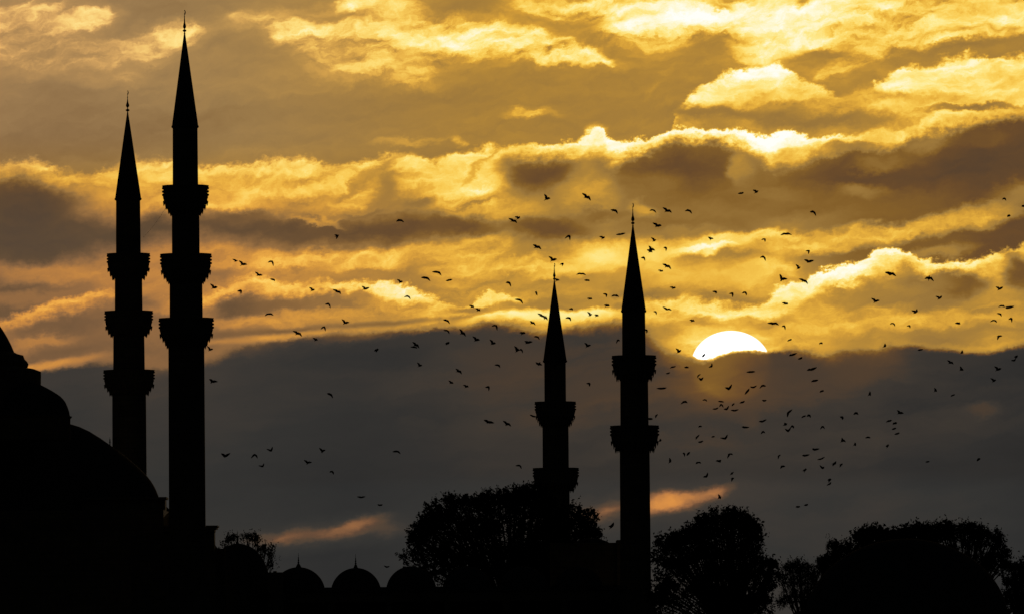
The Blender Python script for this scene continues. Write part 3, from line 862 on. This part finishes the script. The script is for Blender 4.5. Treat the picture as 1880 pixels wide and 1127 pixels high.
tree('tall leafy tree just right of the rightmost minaret, crown highest under the sun', 1345, 1002,
     [(1215, 1020, 22, 26, .9), (1228, 1002, 20, 22, .9), (1246, 1000, 20, 20, .9), (1262, 990, 20, 20, .9), (1285, 985, 24, 26, .9), (1290, 975, 20, 22, .8), (1308, 960, 17, 19, .85), (1325, 966, 18, 20, .9), (1344, 958, 18, 20, 1.2),
      (1343, 945, 8, 8, 2.0), (1362, 962, 18, 18, 1), (1378, 978, 18, 20, .9), (1386, 992, 14, 16, .9), (1350, 1000, 40, 40, 1.4), (1310, 1010, 40, 36, .85), (1265, 1025, 40, 30, .75), (1380, 1020, 22, 24, .9),
      (1395, 1040, 18, 20, .9), (1412, 1042, 13, 16, .8), (1418, 1062, 16, 16, .8), (1408, 1082, 14, 14, .4), (1385, 1065, 26, 22, .5), (1340, 1060, 40, 36, 1.6), (1290, 1060, 50, 32, .8), (1225, 1060, 30, 32, .9), (1210, 1100, 18, 30, .7),
      (1240, 1105, 40, 32, .7), (1300, 1105, 40, 32, 1.0), (1214, 1112, 22, 24, .5), (1402, 1116, 20, 20, 1.1), (1350, 1110, 44, 34, 1.6), (1390, 1110, 26, 26, .8)], trunk_r=.75, dens=20, size=(.12, .26), twig=1.6)
tree('half bare twiggy tree left of the black tomb dome', 1480, 985,
     [(1452, 1052, 18, 18, .26), (1470, 1045, 18, 16, .34), (1450, 1075, 18, 20, .3), (1475, 1072, 24, 24, .5), (1495, 1060, 20, 22, .7), (1512, 1045, 16, 18, .9), (1500, 1095, 30, 28, 1.1), (1472, 1104, 22, 18, .3), (1440, 1108, 14, 14, .16),
      (1528, 1030, 14, 16, .7), (1531, 1008, 12, 14, .3), (1544, 1000, 9, 12, .3), (1540, 1060, 24, 40, 1.2)], leaf=DRY, size=(.09, .18), twig=3.6, trunk_r=.35, dens=11, along=.2)
tree('bushy tree behind the top left of the black tomb dome', 1600, 1000,
     [(1580, 998, 16, 16, .9), (1590, 985, 12, 13, .8), (1608, 982, 13, 12, .8), (1558, 1020, 20, 18, 1.2), (1600, 1003, 30, 20, 1.3), (1628, 986, 16, 10, .9), (1648, 983, 16, 9, .9), (1668, 981, 16, 9, .9), (1640, 998, 34, 18, 1.4), (1690, 990, 30, 16, 1.3), (1530, 1040, 22, 20, 1.2), (1680, 976, 10, 8, .8)], trunk_r=.5, dens=22, twig=1.4)
tree('airy leafy tree rising highest behind the right side of the tomb dome', 1775, 1005,
     [(1692, 972, 13, 10, .8), (1714, 974, 13, 15, .9), (1716, 990, 24, 20, 1.3), (1738, 972, 14, 13, .7), (1752, 981, 16, 15, .6), (1772, 979, 14, 15, .55), (1790, 974, 14, 13, .65), (1805, 988, 16, 15, .6), (1826, 990, 14, 14, .5), (1770, 1000, 30, 20, .5),
      (1800, 1010, 28, 22, .5), (1836, 1008, 13, 16, .4), (1842, 1024, 12, 14, .45), (1826, 1035, 24, 20, .7), (1800, 1045, 30, 24, .9), (1845, 1042, 12, 12, .6), (1730, 990, 24, 14, .9)], size=(.11, .22), trunk_r=.5, dens=13, twig=2.8, along=.3)
tree('sparse tree cut off by the right edge, beside the tomb', 1868, 985,
     [(1850, 1072, 10, 22, .5), (1853, 1100, 10, 18, 1.2), (1862, 1048, 12, 14, .4), (1874, 1060, 14, 18, .4), (1858, 1078, 14, 18, .8), (1878, 1090, 22, 24, .9), (1860, 1108, 18, 18, 1.6), (1890, 1040, 14, 20, .4), (1900, 1070, 24, 40, .5)], size=(.11, .22), trunk_r=.35, dens=14, twig=2.8, along=.35)
tree('small leafy tree poking out behind the side dome of the mosque', 470, 1075,
     [(424, 992, 12, 9, .5), (412, 1000, 8, 8, .4), (446, 988, 10, 8, .45), (462, 990, 12, 9, .8), (473, 993, 8, 8, .9), (480, 1006, 10, 8, .7), (487, 1015, 14, 12, .8), (499, 1016, 8, 12, .7), (496, 1030, 9, 10, .6), (500, 1041, 6, 6, .4)],
     size=(.09, .19), trunk_r=.3, dens=22, twig=1.6, along=.4)


# ------------------------------------------------------------------ birds
# each row: body x, y, wing tip x, y, other wing tip x, y and, where it shows, the tail x, y - read in enlarged tiles of the photograph
TS = 1878.0 / 300.0
T = {}
T[380, 340] = """333,874,297,850,318,862,297,886 408,912,372,866,466,910,385,928 748,878,700,892,764,932 592,1034,556,996,642,1036,570,1046 765,1088,728,1078,778,1104 1495,585,1470,570,1490,620,1470,595"""
T[680, 340] = """335,405,298,420,388,430 1640,412,1592,380,1690,436,1605,422 1700,380,1663,362,1722,374,1680,400 770,1000,710,998,818,1040 635,1065,585,1064,690,1104 905,1092,868,1100,945,1084 345,1115,308,1080,375,1105,330,1130 1590,1118,1558,1122,1618,1170"""
T[980, 340] = """145,160,125,100,195,152,120,178 605,140,560,92,660,178,570,155 925,292,885,285,968,330,905,302 1370,288,1332,298,1408,322 1530,298,1485,256,1590,316,1505,312 1775,292,1738,302,1820,330
1420,470,1370,432,1475,462,1390,488 1385,640,1352,600,1405,632,1345,660 408,585,358,616,418,636 795,608,755,588,820,602,775,626 1000,566,945,572,1055,553 30,712,-5,683,90,738,5,726 215,862,175,815,272,848,190,880 335,903,300,912,328,934
1342,740,1325,695,1400,748,1315,760 1338,762,1302,742,1366,772,1322,775 1520,722,1492,718,1522,760 1262,832,1232,838,1280,872 1530,932,1482,905,1582,966,1510,946 1465,988,1430,975,1490,990,1440,1002 545,1020,490,1030,600,1036 615,1094,582,1092,642,1104 262,1092,240,1072,300,1092,252,1110"""
T[1280, 340] = """508,96,470,98,540,90,475,110 680,82,642,54,705,72,655,98 1330,305,1295,310,1368,356 152,618,122,594,188,614,150,642 775,622,738,632,782,655 1022,562,958,578,1088,574 1282,755,1245,760,1280,795 762,825,722,836,788,872
1280,882,1230,856,1345,864,1268,892 1165,955,1135,908,1190,945,1130,976 970,1082,948,1020,1040,1076,962,1104 1225,1100,1172,1076,1275,1135,1210,1110"""
T[1580, 340] = """1655,155,1625,168,1675,182 1870,242,1848,246,1900,255 1700,352,1685,368,1728,350 340,1020,278,1000,410,1046,338,1038 785,1070,735,1072,842,1100,780,1106"""
T[380, 520] = """78,52,42,5,125,42,55,64 388,85,352,92,392,125 1212,80,1178,44,1240,76,1188,98 1500,98,1450,70,1545,125,1470,105 1815,66,1785,32,1870,50,1790,74 1395,235,1358,242,1420,284 710,352,665,375,765,368 1585,455,1552,408,1640,445,1568,470
1348,500,1308,528,1362,548 1040,575,990,542,1095,606,1020,590 1248,648,1218,622,1275,650,1230,674 35,762,5,718,72,752,18,774 60,1128,30,1095,125,1125,48,1144"""
T[680, 520] = """432,150,390,160,462,186 1168,268,1135,252,1194,276,1150,286 1240,308,1210,285,1265,318,1205,332 1712,190,1662,186,1755,238 875,425,838,418,914,466 880,540,842,538,910,580 1055,572,1028,520,1100,606,1032,586 1215,650,1178,604,1262,648,1192,668
1405,690,1375,640,1445,688,1378,708 1445,485,1395,495,1458,540 1750,572,1716,562,1785,572,1735,590 1805,680,1775,660,1868,668,1785,692 1685,770,1658,715,1715,762,1665,798 1735,760,1705,770,1752,800 520,708,488,670,565,742,498,720 512,732,460,728,535,748
888,688,862,690,912,675,874,704 75,765,45,772,95,750,68,786 565,945,540,905,598,940,545,960 1470,938,1428,936,1492,968 1010,1008,985,978,1055,1040,978,1018 925,1140,900,1112,958,1148,890,1165 1858,455,1835,430,1900,478,1838,470"""
T[980, 520] = """28,112,14,96,40,142,24,140 645,178,615,172,676,182,628,192 835,128,795,122,835,162 940,142,892,154,980,158 840,258,810,250,874,264,822,272 438,290,405,296,445,312 650,365,618,324,668,358,630,378 722,370,700,356,748,372,706,384 405,395,366,398,430,434
95,375,48,345,130,400,42,378 130,395,90,370,160,418,112,430 1605,55,1565,42,1635,52,1580,74 1530,300,1482,268,1585,310 1400,325,1375,322,1410,360 1820,430,1792,418,1852,432,1804,448 1297,538,1272,526,1300,572 965,650,948,690,992,658 615,720,585,678,660,706,590,744
38,612,2,612,68,648 60,925,20,908,95,942,70,905 1665,785,1635,742,1700,765,1640,802 1600,960,1565,975,1635,952 1760,962,1730,962,1778,972 1545,1032,1518,1034,1568,1024"""
T[1280, 520] = """215,98,175,96,218,122 405,115,366,120,408,160 555,105,514,118,568,142 1015,235,978,222,1050,240,988,250 875,462,808,455,940,478,866,474 1000,488,972,500,1014,535 1070,648,1038,665,1085,635 1425,682,1402,698,1440,698 70,830,62,850,92,805 165,955,170,912,135,965
1090,822,1055,832,1148,798 1190,860,1158,868,1212,846 620,1015,565,1018,670,1014 1310,990,1262,1000,1378,962 10,1060,5,1085,42,1040 45,1108,15,1085,72,1078 1350,1118,1308,1130,1395,1108"""
T[1580, 520] = """170,208,125,168,222,195,155,224 905,175,865,145,940,142,880,192 630,335,588,308,655,292,600,348 1595,68,1555,38,1642,40,1575,82 1632,260,1585,272,1660,274 1695,280,1662,276,1768,263 1605,352,1565,345,1622,380 1735,405,1698,415,1740,448 1535,425,1490,444,1570,452
375,460,338,470,398,494 562,485,530,490,570,516 1125,458,1085,458,1150,470 1585,605,1572,648,1632,604 275,722,282,685,298,722,240,742 685,762,655,768,720,754 1160,795,1170,762,1185,798,1125,820 1030,910,998,880,1072,926,1000,926 1155,990,1145,948,1188,996,1118,1014
1790,845,1765,840,1812,832,1778,868 1765,885,1728,885,1785,872 1575,990,1540,948,1625,975,1550,1006 1530,1120,1495,1085,1562,1105,1508,1142"""
T[380, 700] = """1415,145,1382,138,1448,190 208,858,165,824,270,820 550,838,508,880,582,882 735,795,685,772,755,748 640,975,592,964,655,938 1325,800,1290,758,1362,785,1320,816 1155,932,1115,898,1208,924,1150,948 1435,1032,1412,1042,1458,1068"""
T[680, 700] = """1100,58,1068,35,1132,60,1080,80 1358,60,1320,66,1364,110 1355,465,1305,438,1425,474,1345,476 1568,488,1525,446,1620,512,1558,504 1868,398,1832,380,1910,405 300,800,255,806,348,832 1712,962,1668,966,1738,1002"""
T[980, 700] = """640,22,605,20,640,56 1475,80,1412,78,1528,70 1732,232,1690,258,1770,245 1405,390,1400,418,1425,372 1335,428,1308,428,1370,428 1450,680,1455,652,1468,682,1425,690 1728,825,1712,820,1735,862 1775,828,1758,850,1798,808 1565,920,1562,870,1582,922,1535,952 1872,640,1862,665,1905,608 1885,928,1862,945,1925,940"""
T[1280, 700] = """365,85,320,68,402,30 575,115,548,148,602,78 645,68,608,58,688,45 755,45,718,78,792,52 1435,110,1408,124,1455,98 85,208,62,212,115,228 272,228,240,226,312,234 275,262,255,292,302,298 215,314,175,314,248,298 340,318,305,315,366,275 412,262,398,285,428,248 430,334,385,326,480,320
520,238,488,248,550,222 770,220,745,214,800,214 1045,358,1034,408,1095,318 1285,385,1258,402,1308,416 1225,400,1198,418,1250,388 1010,493,1005,468,1036,496,980,508 1045,570,1008,540,1078,525 1095,510,1070,530,1112,538 1440,515,1415,548,1468,545 1670,410,1640,402,1672,438 1825,360,1795,378,1855,380
750,458,708,458,800,434 755,575,732,602,782,592 545,525,512,520,600,526 35,512,15,525,55,520 185,632,165,638,202,625 322,655,265,645,350,608 40,694,10,692,72,682 1665,682,1665,640,1712,692,1630,712 1810,725,1815,695,1828,738,1775,750 1350,782,1320,772,1408,770 1240,850,1205,848,1295,838
1425,888,1380,896,1468,865 935,855,930,890,960,838 370,832,348,882,412,842 258,915,212,908,275,898,262,926 1570,945,1600,912,1560,970,1540,945 1650,955,1672,938,1642,985,1626,956 1440,995,1408,960,1460,978 975,972,955,998,1015,974 1238,1018,1212,1022,1262,1000,1230,1042 108,1090,68,1094,124,1042
398,1055,398,1038,410,1062,376,1074 402,1112,396,1148,425,1106"""
T[1580, 700] = """100,150,112,105,122,160,70,172 858,105,850,68,882,112,832,132 1060,158,1036,172,1085,145 445,360,422,325,500,362,416,376 330,452,292,466,362,442 395,478,368,490,422,470 385,542,358,550,412,530 422,598,388,604,452,590 85,638,52,646,118,646 308,742,288,738,330,722,300,768 770,920,745,924,795,914 1355,890,1336,912,1380,884"""
T[1280, 860] = """255,332,245,288,275,345,222,355 1520,130,1498,124,1545,116,1512,152 1522,176,1540,150,1490,192 1158,436,1132,438,1186,438 1255,415,1228,420,1275,405 494,482,494,446,505,500,468,506"""
birds = []
for (ox, oy), rows in T.items():
    for row in rows.split():
        q = [float(v) for v in row.split(',')]
        birds.append([(ox + q[i] / TS, oy + q[i + 1] / TS) for i in range(0, len(q), 2)])
for q in [((663.3, 912.5), (655.5, 911), (671, 911)), ((697.7, 927), (693, 925.4), (702.5, 925.4)), ((710, 1040.5), (705, 1037.5), (715.5, 1038.5)), ((1122.5, 966.5), (1127.5, 957.5), (1118, 965), (1117.5, 972))]:
    birds.append(list(q))


def pose(bd):
    (x, y), (ax, ay), (bx, by) = bd[:3]
    if ax > bx: ax, ay, bx, by = bx, by, ax, ay
    la, lb = math.hypot(ax - x, ay - y), math.hypot(bx - x, by - y)
    ua, ub = (y - ay) / 2.2, (y - by) / 2.2
    if abs(ax - bx) < 8 and max(la, lb) < 6.5: return 'wings half folded'
    if ua > 1 and ub > 1: return 'wings raised'
    if ua < -1 and ub < -1: return 'wings drooping'
    if ua > 2.2: return 'left wing raised'
    if ub > 2.2: return 'right wing raised'
    if ua < -2.2: return 'left wing hanging'
    if ub < -2.2: return 'right wing hanging'
    return 'wings outspread'


# the stretches of sky that the labels name, bounded by things one can find in the photograph
def region(x, y):
    if x < 470 and y < 720: return 'beside the tallest minaret'
    if x < 700 and y < 480: return 'on brown cloud right of the tallest minaret'
    if x < 640 and y < 560: return 'over orange cloud right of the tallest minaret'
    if x < 760 and y < 740: return 'at the dark bank edge between minaret pairs'
    if x < 760: return 'in low grey sky above the courtyard domes' if y > 780 else 'in grey sky between the minaret pairs'
    if x < 1000:
        if y < 460: return "upper left of the shortest minaret's tip"
        if y < 570: return "on golden sky left of the shortest spire"
        if y < 625: return 'along the bright rim left of shortest spire'
        if y < 690: return 'on dark cloud left of the shortest minaret'
        return "in grey sky left of the shortest minaret's balconies"
    if x < 1143:
        if y < 460: return 'above the shortest minaret, on brown cloud'
        if y < 530: return 'between the two right spires, up high'
        if y < 600: return 'between right spires at the bright rim'
        return 'in the dark gap between the right minarets'
    if x < 1262:
        if y < 480: return "right of the rightmost minaret's tip"
        if y < 580: return "right of the rightmost minaret's spire"
        if y < 680: return 'between the rightmost minaret and the sun'
        if y < 770: return "just right of the rightmost minaret's upper shaft"
        return "just right of the rightmost minaret's lower balcony"
    if x < 1425:
        if y < 420: return 'high above the sun on brown cloud'
        if y < 530: return 'well above the sun on golden cloud'
        if y < 645: return 'close above the sun'
        if y < 706: return 'on dark cloud touching the sun'
        if y < 765: return 'in the tight knot below the sun'
        if y < 815: return 'beneath the knot of birds under the sun'
        if y < 895: return 'above the bright streak below the sun'
        return 'over the tall tree below the sun'
    if x < 1600:
        if y < 440: return 'on brown cloud upper right of the sun'
        if y < 530: return 'at the bright hump upper right of sun'
        if y < 640: return 'on golden cloud right of the sun'
        if y < 730: return 'on dark cloud right of the sun'
        if y < 800: return 'in the upper part of lower right flock'
        if y < 850: return 'in the middle of lower right flock'
        if y < 900: return 'at the bottom of lower right flock'
        return 'just above the tomb dome trees'
    if y < 450: return 'near the right edge on brown cloud'
    if y < 560: return 'near the right edge on upper golden cloud'
    if y < 626: return 'near the right edge on lower golden cloud'
    if y < 700: return 'at the dark bank edge, far right'
    if y < 760: return 'in dark sky, far right'
    return 'low in dark sky, far right'


ORD = ['leftmost', 'second', 'third', 'fourth', 'fifth', 'sixth', 'seventh', 'eighth', 'ninth', 'tenth', 'eleventh', 'twelfth']
cells = {}
for i, bd in enumerate(birds):
    cells.setdefault((pose(bd), region(*bd[0])), []).append(i)
label = {}
for (po, re_), ids in cells.items():
    ids.sort(key=lambda i: birds[i][0][0])
    for n_, i in enumerate(ids):
        if len(ids) == 1: s_ = f'black bird, {po}, {re_}'
        elif n_ == len(ids) - 1: s_ = f'rightmost bird with {po}, {re_}'
        elif n_ == 0: s_ = f'leftmost bird with {po}, {re_}'
        else: s_ = f'{ORD[n_]} bird from left, {po}, {re_}'
        label[i] = s_


def bird(i, bd):
    (x, y) = bd[0]
    tips = bd[1:3]
    tail = bd[3] if len(bd) > 3 else None
    amax = max(math.hypot(tx - x, ty - y) for tx, ty in tips)
    L = 0.345                                              # one wing of a jackdaw
    Y = min(rng.uniform(540, 760), L * .97 / (amax / F))
    k = Y / F
    o = at(x, y, Y)
    R, Up, Fw = RM @ Vector((1, 0, 0)), RM @ Vector((0, 1, 0)), RM @ Vector((0, 0, -1))
    px = lambda dx, dy, dz=0.0: R * (dx * k) + Up * (-dy * k) + Fw * dz
    # body axis
    if tail:
        h = Vector((x - tail[0], y - tail[1]))
        if h.length * k > .17: h *= .17 / k / h.length
    else:
        h = Vector((rng.uniform(.6, 2.0), rng.uniform(-.8, .4)))
    hl = h.length * k
    hz = math.sqrt(max(.17 ** 2 - hl ** 2, 0.0)) * (1 if rng.random() < .5 else -1)
    A = px(h.x, h.y, hz).normalized()
    m = MB()
    side = A.cross(Up)
    if side.length < .2: side = A.cross(R)
    side.normalize(); back = side.cross(A).normalized()
    st = [(.175, .004), (.150, .012), (.135, .026), (.115, .031), (.085, .029), (.045, .046), (.0, .052), (-.05, .043), (-.09, .024), (-.13, .022), (-.185, .018)]
    rad2 = [(r * 1.2 if s > -.1 else r * .6, r * 1.2 if s > -.1 else r * 2.4) for s, r in st]
    m.tube([A * s for s, r in st], rad2, 8, flat=back)
    for n_, (tx, ty) in enumerate(tips):
        dx, dy = tx - x, ty - y
        a = math.hypot(dx, dy) * k
        dz = math.sqrt(max(L * L - a * a, 0.0)) * (1 if n_ else -1) * .8
        tip = px(dx, dy, dz)
        wd = tip.normalized()
        # wrist: wings arch, so the wrist sits above the straight line when the tip hangs, below it when the tip is up
        low = dy > 1.5
        lift = (.13 if low else .0) * a
        wrist = tip * .42 + Up * lift + A * .035
        vis = Vector(wd.cross(Fw)).normalized() if a > .05 else A
        if vis.dot(A) < 0: vis = -vis
        ch = (A * .55 + vis * .65)
        ch = (ch - wd * ch.dot(wd)).normalized()
        rs_ = [.074, .084, .076, .050, .012]
        pts_ = [A * .02 + wd * .01, tip * .22 + Up * lift * .6, wrist, tip * .74 + Up * lift * .55 - A * .01, tip - A * .03]
        m.tube(pts_, [(r, .011) for r in rs_], 8, flat=ch)
    ob = m.build('bird', PLUM, loc=o, smooth_faces=True)
    ob['label'] = label[i]; ob['category'] = 'bird'; ob['group'] = 'birds flying in the flock'
    return ob


for i, bd in enumerate(birds): bird(i, bd)
